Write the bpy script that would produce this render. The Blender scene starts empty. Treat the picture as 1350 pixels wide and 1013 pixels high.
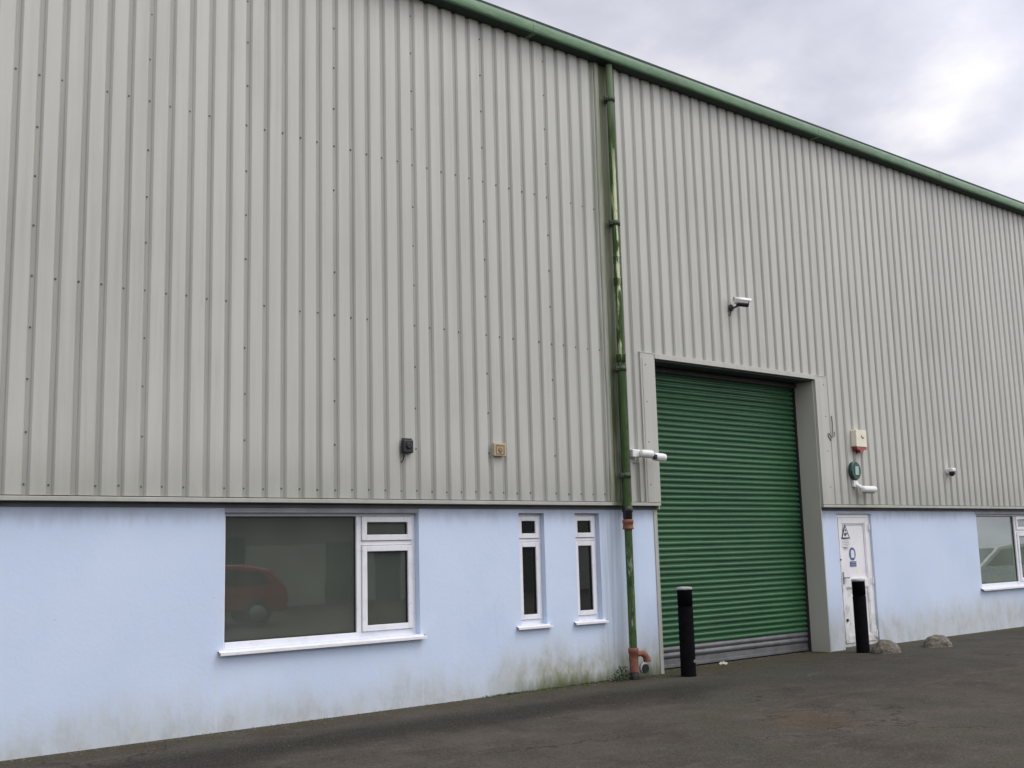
import bpy, bmesh, math, random
from mathutils import Vector, Matrix, noise
random.seed(7)
S = bpy.context.scene
COL = S.collection
PI = math.pi

# ------------------------------------------------------------------ mesh builder
class MB:
    def __init__(s): s.v=[]; s.f=[]; s.m=[]; s.sm=[]
    def add(s, vs, fs, mi=0, smooth=False):
        o=len(s.v); s.v+= [tuple(v) for v in vs]
        for f in fs: s.f.append([i+o for i in f]); s.m.append(mi); s.sm.append(smooth)
        return s
    def box(s,x0,x1,y0,y1,z0,z1,mi=0):
        v=[(x,y,z) for x in(x0,x1) for y in(y0,y1) for z in(z0,z1)]
        return s.add(v,[(0,1,3,2),(4,6,7,5),(0,4,5,1),(2,3,7,6),(0,2,6,4),(1,5,7,3)],mi)
    def quad(s,a,b,c,d,mi=0): return s.add([a,b,c,d],[(0,1,2,3)],mi)
    def cyl(s,a,b,r0,r1=None,n=20,mi=0,caps=True,smooth=True):
        if r1 is None: r1=r0
        a=Vector(a);b=Vector(b);d=(b-a).normalized()
        u=d.orthogonal().normalized();w=d.cross(u)
        vs=[a+(u*math.cos(t)+w*math.sin(t))*r0 for t in[2*PI*i/n for i in range(n)]]
        vs+=[b+(u*math.cos(t)+w*math.sin(t))*r1 for t in[2*PI*i/n for i in range(n)]]
        s.add(vs,[(i,(i+1)%n,n+(i+1)%n,n+i) for i in range(n)],mi,smooth)
        if caps:
            s.add(vs[:n],[tuple(range(n-1,-1,-1))],mi); s.add(vs[n:],[tuple(range(n))],mi)
        return s
    def lathe(s,c,prof,n=24,mi=0,axis='z'):
        # prof: (r,h) list
        c=Vector(c);vs=[]
        for r,h in prof:
            for i in range(n):
                t=2*PI*i/n
                p={'z':(r*math.cos(t),r*math.sin(t),h),'y':(r*math.cos(t),h,r*math.sin(t)),'x':(h,r*math.cos(t),r*math.sin(t))}[axis]
                vs.append(c+Vector(p))
        fs=[]
        for k in range(len(prof)-1):
            for i in range(n):
                fs.append((k*n+i,k*n+(i+1)%n,(k+1)*n+(i+1)%n,(k+1)*n+i))
        s.add(vs,fs,mi,True)
        s.add(vs[:n],[tuple(range(n-1,-1,-1))],mi);s.add(vs[-n:],[tuple(range(n))],mi)
        return s
    def tube(s,pts,r,n=12,mi=0):
        pts=[Vector(p) for p in pts];rings=[]
        up=None
        for i,p in enumerate(pts):
            d=(pts[min(i+1,len(pts)-1)]-pts[max(i-1,0)]).normalized()
            if up is None: up=d.orthogonal().normalized()
            up=(up-d*up.dot(d)).normalized(); w=d.cross(up)
            rr=r[i] if isinstance(r,(list,tuple)) else r
            rings.append([p+(up*math.cos(2*PI*k/n)+w*math.sin(2*PI*k/n))*rr for k in range(n)])
        vs=[v for R in rings for v in R]
        fs=[(a*n+k,a*n+(k+1)%n,(a+1)*n+(k+1)%n,(a+1)*n+k) for a in range(len(rings)-1) for k in range(n)]
        s.add(vs,fs,mi,True); s.add(rings[0],[tuple(range(n-1,-1,-1))],mi); s.add(rings[-1],[tuple(range(n))],mi)
        return s
    def prism(s,prof,x0,x1,mi=0,axis='x',smooth=False):
        # closed profile (a,b) extruded: axis x -> (y,z); axis y -> (x,z)
        n=len(prof)
        def P(t,a,b): return (t,a,b) if axis=='x' else (a,t,b)
        vs=[P(x0,a,b) for a,b in prof]+[P(x1,a,b) for a,b in prof]
        s.add(vs,[(i,(i+1)%n,n+(i+1)%n,n+i) for i in range(n)],mi,smooth)
        s.add(vs[:n],[tuple(range(n-1,-1,-1))],mi);s.add(vs[n:],[tuple(range(n))],mi)
        return s
    def build(s,name,mats,parent=None,loc=None,bevel=0,label=None,recalc=True,world=True):
        """vertices are in world space; loc = object's origin (defaults to the parent's)"""
        base=Vector((0,0,0))
        if parent is not None:
            base=parent.get('_org',None); base=Vector(base) if base is not None else Vector((0,0,0))
        org=Vector(loc) if loc is not None else base
        me=bpy.data.meshes.new(name)
        me.from_pydata([tuple(Vector(v)-org) for v in s.v],[],s.f)
        if not isinstance(mats,(list,tuple)): mats=[mats]
        for m in mats: me.materials.append(m)
        for p,mi,sm in zip(me.polygons,s.m,s.sm): p.material_index=mi; p.use_smooth=sm
        if recalc:
            bm=bmesh.new();bm.from_mesh(me);bmesh.ops.recalc_face_normals(bm,faces=bm.faces);bm.to_mesh(me);bm.free()
        o=bpy.data.objects.new(name,me); COL.objects.link(o)
        o['_org']=tuple(org)
        if parent is not None: o.parent=parent; o.location=org-base
        else: o.location=org
        if bevel:
            b=o.modifiers.new('bevel','BEVEL'); b.width=bevel; b.segments=2; b.limit_method='ANGLE'; b.angle_limit=math.radians(50)
        if label: o['label']=label
        return o

def tag(o,label=None,cat=None,group=None,kind=None):
    if label:o['label']=label
    if cat:o['category']=cat
    if group:o['group']=group
    if kind:o['kind']=kind
    return o
def empty(name,loc,label,cat,group=None):
    o=bpy.data.objects.new(name,None);COL.objects.link(o);o.location=loc;o['_org']=tuple(loc)
    o.empty_display_size=.2
    return tag(o,label,cat,group)

# ------------------------------------------------------------------ materials
class NT:
    def __init__(s,name):
        s.m=bpy.data.materials.new(name);s.m.use_nodes=True;s.t=s.m.node_tree
        s.b=s.t.nodes['Principled BSDF'];s.out=s.t.nodes['Material Output']
        s.tc=None
    def n(s,ty,**k):
        x=s.t.nodes.new(ty)
        for a,b in k.items():
            if a.startswith('i_'):
                x.inputs[int(a[2:]) if a[2:].isdigit() else a[2:].replace('_',' ')].default_value=b
            else: setattr(x,a,b)
        return x
    def l(s,a,b): s.t.links.new(a,b)
    def coord(s):
        if not s.tc: s.tc=s.n('ShaderNodeTexCoord')
        return s.tc.outputs['Object']
    def noise(s,scale,detail=5,rough=.55,stretch=None,dist=0,off=None):
        c=s.coord()
        if stretch or off:
            mp=s.n('ShaderNodeMapping'); s.l(c,mp.inputs[0]); mp.inputs['Scale'].default_value=stretch or (1,1,1)
            if off: mp.inputs['Location'].default_value=off
            c=mp.outputs[0]
        x=s.n('ShaderNodeTexNoise');s.l(c,x.inputs['Vector'])
        x.inputs['Scale'].default_value=scale;x.inputs['Detail'].default_value=detail;x.inputs['Roughness'].default_value=rough;x.inputs['Distortion'].default_value=dist
        return x.outputs['Fac']
    def rng(s,v,a,b,c=0.,d=1.,smooth=False):
        x=s.n('ShaderNodeMapRange');x.clamp=True
        if smooth:x.interpolation_type='SMOOTHSTEP'
        s.l(v,x.inputs[0]);
        for i,q in enumerate((a,b,c,d)): x.inputs[i+1].default_value=q
        return x.outputs[0]
    def math(s,op,a,b=None):
        x=s.n('ShaderNodeMath',operation=op)
        for i,q in enumerate((a,b)):
            if q is None: continue
            if isinstance(q,(int,float)): x.inputs[i].default_value=q
            else: s.l(q,x.inputs[i])
        return x.outputs[0]
    def mix(s,f,a,b,mode='MIX'):
        x=s.n('ShaderNodeMix',data_type='RGBA',blend_type=mode)
        for i,q in((0,f),(6,a),(7,b)):
            if isinstance(q,(int,float)): x.inputs[i].default_value=q
            elif isinstance(q,tuple): x.inputs[i].default_value=(*q[:3],1)
            else: s.l(q,x.inputs[i])
        return x.outputs[2]
    def xyz(s):
        x=s.n('ShaderNodeSeparateXYZ');s.l(s.coord(),x.inputs[0]);return x.outputs
    def col(s,c):
        if isinstance(c,tuple): s.b.inputs['Base Color'].default_value=(*c,1)
        else: s.l(c,s.b.inputs['Base Color'])
    def rough(s,r):
        if isinstance(r,(int,float)): s.b.inputs['Roughness'].default_value=r
        else: s.l(r,s.b.inputs['Roughness'])
    def bump(s,h,strength=.3,dist=.01):
        x=s.n('ShaderNodeBump');x.inputs['Strength'].default_value=strength;x.inputs['Distance'].default_value=dist
        s.l(h,x.inputs['Height']);s.l(x.outputs[0],s.b.inputs['Normal'])

def simple(name,c,r=.5,metal=0,var=.12,scale=6,dirt=None,bump=0):
    t=NT(name); n=t.noise(scale,4)
    f=t.rng(n,.3,.7)
    c2=tuple(x*(1-var) for x in c)
    o=t.mix(f,c2,c)
    if dirt:
        o=t.mix(t.rng(t.noise(scale*2.3,6,.65),.5,.75,0,dirt[1]),o,dirt[0])
    t.col(o); t.rough(t.rng(t.noise(scale*3,3),.3,.7,max(.05,r-.08),min(1,r+.08)))
    t.b.inputs['Metallic'].default_value=metal
    if bump: t.bump(t.noise(scale*6,5),bump,.003)
    return t.m

# cladding -------------------------------------------------------------
def mat_cladding(name,valley=True):
    t=NT(name); X,Y,Z=t.xyz()
    base=t.mix(t.rng(t.noise(.35,3,.5),.35,.65),(.462,.462,.415),(.500,.500,.448))
    # rain streaks, tall and thin
    st=t.noise(1.,6,.6,(9,9,.28)); base=t.mix(t.rng(st,.46,.76,0,.5),base,(.36,.365,.33))
    st2=t.noise(1.,5,.6,(28,28,.8),off=(3,1,5)); base=t.mix(t.rng(st2,.52,.8,0,.28),base,(.33,.335,.30))
    # sheet to sheet tone: 1 m cover
    sh=t.n('ShaderNodeTexWhiteNoise',noise_dimensions='1D'); t.l(t.math('FLOOR',t.math('ADD',X,.0)),sh.inputs['W'])
    base=t.mix(t.rng(sh.outputs['Value'],0,1,0,.22),base,(.39,.40,.37))
    base=t.mix(t.math('MULTIPLY',t.rng(t.noise(.6,6,.65,off=(7,7,7)),.5,.66),t.rng(st2,.4,.6,.05,.35)),base,(.36,.36,.30))
    base=t.mix(t.math('MULTIPLY',t.rng(t.noise(1.,4,.6,(40,40,.9),off=(9,9,2)),.66,.74),t.rng(Z,6.2,2.2,.1,.45)),base,(.30,.25,.18))
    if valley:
        # trough bottoms darkened: grime plus recess shade put into the colour
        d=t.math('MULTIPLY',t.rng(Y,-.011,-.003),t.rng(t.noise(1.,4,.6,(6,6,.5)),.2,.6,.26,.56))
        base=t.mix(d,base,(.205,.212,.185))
    # grime at foot of sheets
    ft=t.math('MULTIPLY',t.rng(Z,2.75,2.12,0,1,True),t.rng(t.noise(1.,6,.65,(5,5,1.2)),.3,.7,.15,.6))
    base=t.mix(ft,base,(.29,.295,.25))
    # algae washed down both sides of the downpipe
    ax=t.math('ABSOLUTE',t.math('SUBTRACT',X,7.0)); nn=t.noise(1.,6,.65,(7,7,.45),off=(0,4,2))
    al=t.math('MULTIPLY',t.rng(t.math('SUBTRACT',ax,t.math('MULTIPLY',nn,.20)),.14,-.04,0,1,True),t.rng(nn,.3,.60,.45,.95))
    base=t.mix(al,base,(.105,.125,.050))
    al2=t.math('MULTIPLY',t.math('MULTIPLY',t.rng(t.math('ADD',t.math('ABSOLUTE',t.math('SUBTRACT',X,7.02)),t.math('MULTIPLY',nn,-.16)),.13,.0,0,1,True),t.rng(Z,4.6,3.6,.25,1)),t.rng(t.noise(1.,6,.7,(16,16,1.1),off=(3,1,0)),.38,.58,.2,.95))
    base=t.mix(al2,base,(.045,.062,.022))
    # brown seep under the pipe joint
    t.col(base); t.rough(t.rng(st,.3,.7,.42,.6)); t.b.inputs['Specular IOR Level'].default_value=.35
    t.bump(t.noise(1.,4,.5,(30,30,3)),.08,.002)
    return t.m
M={}
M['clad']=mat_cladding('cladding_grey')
M['flash']=mat_cladding('flashing_grey',False)
def mat_soffitflash():
    t=NT('reveal_grey'); X,Y,Z=t.xyz()
    b=t.mix(t.rng(t.noise(1.5,5,.6,(1,1,.4)),.35,.7),(.47,.46,.405),(.42,.41,.36))
    b=t.mix(t.rng(Z,.35,.0,0,.35),b,(.30,.30,.27))
    t.col(b);t.rough(.5);return t.m
M['reveal']=mat_soffitflash()
M['screw']=simple('screw_head',(.10,.10,.095),.55,.3)

def mat_blue():
    t=NT('blue_render'); X,Y,Z=t.xyz()
    b=t.mix(t.rng(t.noise(.8,4,.5),.35,.68),(.550,.650,.800),(.610,.705,.850))
    b=t.mix(t.rng(t.noise(3.2,6,.6),.5,.75,0,.22),b,(.57,.64,.74))
    # roller-width patches of paint
    b=t.mix(t.rng(t.noise(1.,3,.5,(1.3,1.3,.5),off=(8,2,1)),.5,.62,0,.16),b,(.48,.59,.75))
    # splash and damp stain above the ground
    nz=t.noise(1.,7,.62,(2.2,2.2,1.2)); ns=t.noise(1.,7,.66,(7,7,2.6),off=(1,7,3))
    hx=t.rng(X,4.2,6.2,0,.22,True)
    hz=t.math('ADD',t.math('ADD',Z,t.math('MULTIPLY',nz,-.62)),t.math('MULTIPLY',ns,-.22))
    hz=t.math('ADD',t.math('SUBTRACT',hz,hx),.10)
    g=t.rng(hz,.16,-.34,0,1,True)
    b=t.mix(t.math('MULTIPLY',g,t.rng(ns,.25,.7,.55,.85)),b,(.50,.52,.50))
    # darker tide patches
    pt=t.math('MULTIPLY',t.rng(hz,-.02,-.30,0,1,True),t.rng(t.noise(1.,7,.7,(5,5,3),off=(2,2,9)),.47,.70,0,.50))
    b=t.mix(pt,b,(.29,.30,.28))
    # green algae between the narrow windows and the door
    gx=t.math('MULTIPLY',t.rng(X,4.9,6.0,0,1,True),t.rng(X,8.2,7.4,.0,1,True))
    gz=t.math('ADD',Z,t.math('MULTIPLY',t.noise(1.,8,.72,(5,5,3.2),off=(5,5,1)),-1.0))
    ga=t.math('MULTIPLY',gx,t.rng(gz,-.03,-.40,0,1,True))
    b=t.mix(t.math('MULTIPLY',ga,t.rng(ns,.33,.62,.2,.85)),b,(.24,.245,.13))
    gm=t.math('MULTIPLY',gx,t.rng(t.math('ADD',Z,t.math('MULTIPLY',ns,-.22)),.05,-.10,0,.85)); b=t.mix(gm,b,(.075,.085,.035))
    # run-off lines under the sill ends and a hairline crack
    for sx_,w_ in((1.77,.022),(4.08,.02),(2.95,.008)):
        dx=t.math('ABSOLUTE',t.math('ADD',t.math('SUBTRACT',X,sx_),t.math('MULTIPLY',t.math('SUBTRACT',t.noise(1.,4,.6,(2,2,4)),.5),.05)))
        b=t.mix(t.math('MULTIPLY',t.rng(dx,w_,w_*.2),t.math('MULTIPLY',t.rng(Z,.72,.66,0,.38),t.rng(Z,.0,.25,.7,1))),b,(.64,.68,.74))
    for sx_,z0_ in((5.1,.0),(12.95,.1),(14.6,.3)):
        dx=t.math('ABSOLUTE',t.math('ADD',t.math('SUBTRACT',X,sx_),t.math('MULTIPLY',t.math('SUBTRACT',t.noise(1.,6,.6,(1.2,1.2,1.8),off=(sx_,0,0)),.5),.5)))
        b=t.mix(t.math('MULTIPLY',t.rng(dx,.0045,.001),t.rng(t.noise(1.5,4,.6,off=(0,sx_,0)),.42,.55,.0,.3)),b,(.30,.34,.42))
    # streaks next to the pipe
    ax=t.math('ABSOLUTE',t.math('SUBTRACT',X,7.0))
    ps=t.math('MULTIPLY',t.rng(ax,.42,.10,0,1,True),t.rng(t.noise(1.,6,.6,(20,20,.5),off=(0,3,3)),.38,.66,.05,.6))
    b=t.mix(ps,b,(.30,.33,.33))
    # grime below the drip flashing
    tp=t.math('MULTIPLY',t.rng(t.math('ADD',Z,t.math('MULTIPLY',t.noise(1.,6,.65,(9,9,1.6),off=(6,6,6)),.26)),1.98,2.17,0,1,True),t.rng(nz,.3,.7,.25,.7))
    b=t.mix(tp,b,(.33,.36,.41))
    # specks
    sp=t.n('ShaderNodeTexVoronoi');t.l(t.coord(),sp.inputs['Vector']);sp.inputs['Scale'].default_value=6
    b=t.mix(t.math('MULTIPLY',t.rng(sp.outputs['Distance'],.045,.03),t.rng(t.noise(2.1,2),.5,.6,0,.5)),b,(.22,.24,.27))
    t.col(b);t.rough(.82);t.b.inputs['Specular IOR Level'].default_value=.25
    t.bump(t.math('ADD',t.noise(35,6,.6),t.math('MULTIPLY',t.noise(3,4,.6),3.)),.35,.004)
    return t.m
M['blue']=mat_blue()

def mat_gutter():
    t=NT('gutter_green'); n=t.noise(1.,5,.6,(2,6,6)); s=t.noise(1.,5,.65,(5,16,16),off=(2,0,0))
    b=t.mix(t.rng(n,.35,.7),(.050,.135,.058),(.085,.180,.085))
    b=t.mix(t.rng(s,.46,.74,0,.55),b,(.20,.27,.16))
    b=t.mix(t.rng(t.noise(.9,4,.6),.52,.68,0,.5),b,(.055,.07,.045))
    t.col(b);t.rough(.5);return t.m
M['gutter']=mat_gutter()
M['green_shade']=simple('gutter_green_shade',(.009,.026,.016),.7)  # gutter green darkened: underside shade put into the colour; roof shares it
def mat_shutter():
    t=NT('shutter_green'); n=t.noise(1.,5,.6,(.8,.8,2)); s=t.noise(1.,6,.65,(1.2,8,26))
    b=t.mix(t.rng(n,.3,.7),(.023,.100,.040),(.040,.138,.058))
    b=t.mix(t.rng(s,.46,.75,0,.5),b,(.012,.060,.024))
    b=t.mix(t.rng(t.noise(1.,6,.7,(5,5,22),off=(4,4,4)),.58,.75,0,.30),b,(.11,.20,.13))
    t.col(b);t.rough(t.rng(s,.3,.7,.38,.55));return t.m
M['shutter']=mat_shutter()
M['shutter_grey']=simple('bottom_slat_grey',(.17,.175,.18),.5,.2,.3,3,((.06,.058,.055),.8))
M['dark']=simple('dark_void',(.012,.012,.013),.8)
M['hood']=simple('hood_steel',(.022,.024,.024),.6,.0)  # near-black: shade at the shutter head is put into the colour
M['strip']=simple('under_flashing',(.10,.105,.115),.6,0,.3,4)
M['lintel']=simple('lintel_grey',(.30,.315,.34),.6,0,.3,4)
def mat_upvc():
    t=NT('white_upvc'); b=t.mix(t.rng(t.noise(5,6,.65),.5,.75,0,.5),(.80,.80,.82),(.55,.55,.54))
    b=t.mix(t.rng(t.noise(17,5,.7),.62,.74,0,.6),b,(.32,.30,.27))
    t.col(b);t.rough(.32);return t.m
M['upvc']=mat_upvc()
def mat_door():
    t=NT('dirty_white_door'); X,Y,Z=t.xyz()
    b=t.mix(t.rng(t.noise(4,6,.65),.45,.7,0,.4),(.80,.80,.80),(.62,.62,.60))
    g=t.math('MULTIPLY',t.rng(Z,1.30,.75,0,1,True),t.rng(t.noise(1.,7,.72,(7,7,5)),.48,.68,0,.75))
    b=t.mix(g,b,(.33,.33,.30))
    b=t.mix(t.math('MULTIPLY',t.rng(Z,.35,.05),t.rng(t.noise(8,6,.7),.4,.6,.2,.8)),b,(.40,.39,.34))
    t.col(b);t.rough(.38);return t.m
M['door']=mat_door()
M['gasket']=simple('black_gasket',(.01,.01,.011),.5)

def mat_glass(name,tint,body,fac):
    t=NT(name); t.t.nodes.remove(t.b)
    tr=t.n('ShaderNodeBsdfTransparent');tr.inputs[0].default_value=(*tint,1)
    df=t.n('ShaderNodeBsdfDiffuse');c=t.mix(t.rng(t.noise(1.6,6,.6),.35,.7),body,tuple(x*1.35 for x in body));t.l(c,df.inputs[0])
    m1=t.n('ShaderNodeMixShader');m1.inputs[0].default_value=fac;t.l(tr.outputs[0],m1.inputs[1]);t.l(df.outputs[0],m1.inputs[2])
    gl=t.n('ShaderNodeBsdfGlossy');gl.inputs['Roughness'].default_value=.022;gl.inputs[0].default_value=(.95,1,.97,1)
    bp=t.n('ShaderNodeBump');bp.inputs['Strength'].default_value=.05;bp.inputs['Distance'].default_value=.01
    t.l(t.noise(1.6,2),bp.inputs['Height']);t.l(bp.outputs[0],gl.inputs['Normal'])
    fr=t.n('ShaderNodeFresnel');fr.inputs[0].default_value=2.3;t.l(bp.outputs[0],fr.inputs['Normal'])
    m2=t.n('ShaderNodeMixShader');t.l(fr.outputs[0],m2.inputs[0]);t.l(m1.outputs[0],m2.inputs[1]);t.l(gl.outputs[0],m2.inputs[2])
    t.l(m2.outputs[0],t.out.inputs[0]);return t.m
M['glass']=mat_glass('window_glass',(.55,.60,.55),(.112,.124,.104),.56)
M['glass_dark']=mat_glass('narrow_glass',(.5,.52,.5),(.035,.038,.034),.35)
M['room']=simple('room_wall',(.22,.23,.20),.9)
M['pale_backing']=simple('backing_pale',(.62,.68,.58),.8,0,.3,1.2)

def mat_pipe():
    t=NT('weathered_green_pipe'); X,Y,Z=t.xyz()
    n=t.noise(1.,6,.65,(9,9,1.3)); m=t.noise(1.,6,.7,(30,30,2.6),off=(1,1,4))
    b=t.mix(t.rng(n,.35,.65),(.030,.070,.024),(.062,.110,.034))
    b=t.mix(t.rng(m,.5,.66,0,.7),b,(.12,.155,.055))
    # flaked paint on the weather side, several long patches
    a=t.math('MULTIPLY',t.rng(t.noise(1.,3,.5,(9,9,2.3),off=(0,2,7)),.42,.47),t.math('MULTIPLY',t.rng(Z,3.7,4.1),t.rng(Z,6.9,6.3)))
    a=t.math('MULTIPLY',a,t.rng(t.math('ABSOLUTE',t.math('SUBTRACT',t.math('ADD',X,t.math('MULTIPLY',t.math('SUBTRACT',m,.5),.05)),7.057)),.026,.014))
    b=t.mix(a,b,(.60,.65,.40))
    a2=t.math('MULTIPLY',t.rng(t.noise(1.,5,.6,(20,20,5),off=(3,2,7)),.55,.62),t.rng(Z,1.6,1.3))
    b=t.mix(a2,b,(.28,.34,.24))
    b=t.mix(t.math('MULTIPLY',t.rng(t.noise(1.,6,.72,(14,14,6),off=(6,3,1)),.5,.62,0,.8),t.rng(Z,5.2,4.0,.25,1)),b,(.022,.034,.012))
    b=t.mix(t.rng(t.noise(1.,6,.72,(18,18,9),off=(1,9,1)),.60,.68,0,.6),b,(.16,.10,.05))
    top=t.rng(Z,6.9,7.4); b=t.mix(t.math('MULTIPLY',top,.6),b,(.20,.27,.16))
    dk=t.math('MULTIPLY',t.rng(Z,3.9,3.5),t.rng(Z,1.9,2.2)); b=t.mix(t.math('MULTIPLY',dk,.5),b,(.03,.06,.022))
    t.col(b);t.rough(.75);t.b.inputs['Specular IOR Level'].default_value=.2;t.bump(m,.5,.006);return t.m
M['pipe']=mat_pipe()
M['bracket']=simple('bracket_green',(.06,.085,.05),.6,0,.5,14,((.015,.014,.01),.7))
M['rubber']=simple('black_coupling',(.012,.013,.016),.45)
M['terracotta']=simple('terracotta_plastic',(.27,.10,.062),.85,0,.45,13,((.085,.065,.042),1.0))
M['black']=simple('black_plastic',(.010,.010,.012),.45,0,.2,10)
M['bollard']=simple('bollard_black',(.0032,.0032,.0045),.75,0,.3,5,((.012,.012,.011),.3))
M['bollard'].node_tree.nodes['Principled BSDF'].inputs['Specular IOR Level'].default_value=.03
M['bollcap']=simple('bollard_cap_grey',(.42,.43,.43),.5,0,.3,16)
M['white']=simple('white_plastic',(.78,.78,.76),.4,0,.1,9,((.45,.43,.36),.4))
M['cream']=simple('cream_plastic',(.78,.74,.58),.45,0,.12,9)
M['beige']=simple('yellowed_plastic',(.50,.43,.26),.5,0,.25,16,((.25,.17,.08),.6))
M['brown']=simple('faded_brown',(.26,.17,.085),.6)
M['red']=simple('red_lens',(.26,.022,.018),.3)
M['green_ring']=simple('dark_green_plastic',(.004,.052,.036),.4)
M['pale_green']=simple('pale_lens',(.30,.46,.39),.3)
M['wire']=simple('grey_cable',(.17,.17,.155),.6)
M['signwhite']=simple('sign_white',(.74,.75,.76),.4,0,.06)
M['signblack']=simple('sign_black',(.02,.02,.02),.4)
M['signblue']=simple('sign_blue',(.05,.10,.28),.4,0,.15)
M['signgrey']=simple('faded_print',(.42,.42,.40),.5)
M['steel']=simple('dull_steel',(.33,.33,.32),.4,.7)
M['leaf']=simple('weed_green',(.055,.10,.022),.6,0,.5,20)
M['paper']=simple('litter_paper',(.60,.55,.46),.7,0,.3,30)

def mat_ground():
    t=NT('worn_asphalt'); X,Y,Z=t.xyz()
    big=t.noise(.22,5,.6); med=t.noise(1.3,6,.62); fine=t.noise(60,3,.7)
    b=t.mix(t.rng(big,.35,.65),(.050,.042,.034),(.086,.072,.059))
    b=t.mix(t.rng(med,.42,.62,0,.6),b,(.036,.030,.024))
    b=t.mix(t.rng(t.noise(2.6,7,.68,(1,2.2,1),off=(2,6,0)),.52,.68,0,.55),b,(.115,.098,.080))
    b=t.mix(t.rng(t.noise(.8,6,.62,off=(9,3,0)),.47,.58,0,.7),b,(.056,.056,.041))
    # re-laid darker strip with a curved edge, running off right
    ew=t.math('ADD',Y,t.math('MULTIPLY',t.noise(.45,3),.9))
    e=t.math('MULTIPLY',t.rng(ew,-2.35,-2.15),t.rng(t.math('ADD',X,t.math('MULTIPLY',Y,.6)),4.6,5.6))
    b=t.mix(t.math('MULTIPLY',e,.38),b,(.038,.041,.034))
    el=t.rng(t.math('ABSOLUTE',t.math('ADD',ew,2.42)),.05,.015); b=t.mix(t.math('MULTIPLY',t.math('MULTIPLY',el,t.rng(t.noise(3,5,.6),.4,.6,.1,.6)),t.rng(X,5.0,6.5)),b,(.085,.078,.064))
    ck=t.n('ShaderNodeTexVoronoi',feature='DISTANCE_TO_EDGE');cm=t.n('ShaderNodeMapping');t.l(t.coord(),cm.inputs[0])
    wv=t.n('ShaderNodeVectorMath',operation='ADD');nn_=t.n('ShaderNodeTexNoise');t.l(t.coord(),nn_.inputs['Vector']);nn_.inputs['Scale'].default_value=1.7;nn_.inputs['Detail'].default_value=6
    t.l(cm.outputs[0],wv.inputs[0]);t.l(nn_.outputs['Color'],wv.inputs[1]);t.l(wv.outputs[0],ck.inputs['Vector']);ck.inputs['Scale'].default_value=.33
    b=t.mix(t.math('MULTIPLY',t.rng(ck.outputs['Distance'],.006,.001),t.rng(t.noise(.6,3,off=(5,5,5)),.45,.55,.0,.7)),b,(.010,.009,.008))
    # darker band in front of the wall, left of the door
    d=t.math('MULTIPLY',t.rng(t.math('ADD',Y,t.math('MULTIPLY',med,.8)),-.55,-.15,1,0),t.rng(t.math('ADD',Y,t.math('MULTIPLY',t.noise(.7,5,.6,off=(4,4,4)),1.5)),-1.1,-.6,0,1))
    d=t.math('MULTIPLY',d,t.rng(X,8,6.6)); b=t.mix(t.math('MULTIPLY',d,.75),b,(.012,.010,.008))
    # mossy silt against the wall
    mo=t.rng(t.math('ADD',Y,t.math('MULTIPLY',t.noise(2.2,6,.65),-.55)),-.85,-.30,0,1,True)
    b=t.mix(t.math('MULTIPLY',mo,t.rng(t.noise(5,6,.7),.3,.6,.35,.85)),b,(.058,.052,.027))
    m2=t.math('MULTIPLY',t.rng(t.math('ADD',Y,t.math('MULTIPLY',t.noise(5,6,.7),-.25)),-.30,-.08,0,1,True),t.math('MULTIPLY',t.rng(X,4.2,5.5),t.rng(X,9,7.6)))
    b=t.mix(m2,b,(.040,.052,.018))
    # rusty worn patch
    vx=t.math('MULTIPLY',t.math('SUBTRACT',X,5.75),1.0); vy=t.math('SUBTRACT',Y,-3.55)
    u=t.math('ADD',t.math('MULTIPLY',vx,.66),t.math('MULTIPLY',vy,-.75)); v=t.math('ADD',t.math('MULTIPLY',vx,.75),t.math('MULTIPLY',vy,.66))
    r=t.math('SQRT',t.math('ADD',t.math('POWER',t.math('DIVIDE',u,.42),2.),t.math('POWER',t.math('DIVIDE',v,.55),2.)))
    rp=t.math('MULTIPLY',t.rng(t.math('ADD',r,t.math('MULTIPLY',t.noise(7,6,.7),.8)),1.5,.9,0,1),.8)
    b=t.mix(t.math('MULTIPLY',rp,.7),b,(.080,.056,.030))
    # aggregate
    vo=t.n('ShaderNodeTexVoronoi');t.l(t.coord(),vo.inputs['Vector']);vo.inputs['Scale'].default_value=85
    sp=t.n('ShaderNodeSeparateColor');t.l(vo.outputs['Color'],sp.inputs[0])
    b=t.mix(t.rng(sp.outputs[0],.72,1,0,.40),b,(.14,.125,.11))
    b=t.mix(t.rng(sp.outputs[1],.75,1,0,.55),b,(.016,.015,.014))
    b=t.mix(t.rng(fine,.5,.75,0,.45),b,(.15,.135,.115))
    b=t.mix(t.rng(t.noise(24,4,.75,off=(3,3,3)),.52,.7,0,.5),b,(.022,.018,.014))
    # pale chips and scuffs
    b=t.mix(t.math('MULTIPLY',t.rng(t.noise(1.,6,.7,(1.1,4.5,1),dist=.6,off=(3,8,0)),.66,.73),.4),b,(.15,.145,.135))
    t.b.inputs['Specular IOR Level'].default_value=.10
    t.col(b);t.rough(t.rng(med,.3,.7,.82,.97))
    h=t.math('ADD',t.math('ADD',t.math('MULTIPLY',vo.outputs['Distance'],-.6),t.math('MULTIPLY',fine,.5)),t.math('MULTIPLY',t.noise(6,6,.7),2.5)); t.bump(h,.6,.007)
    return t.m
M['ground']=mat_ground()
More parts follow.
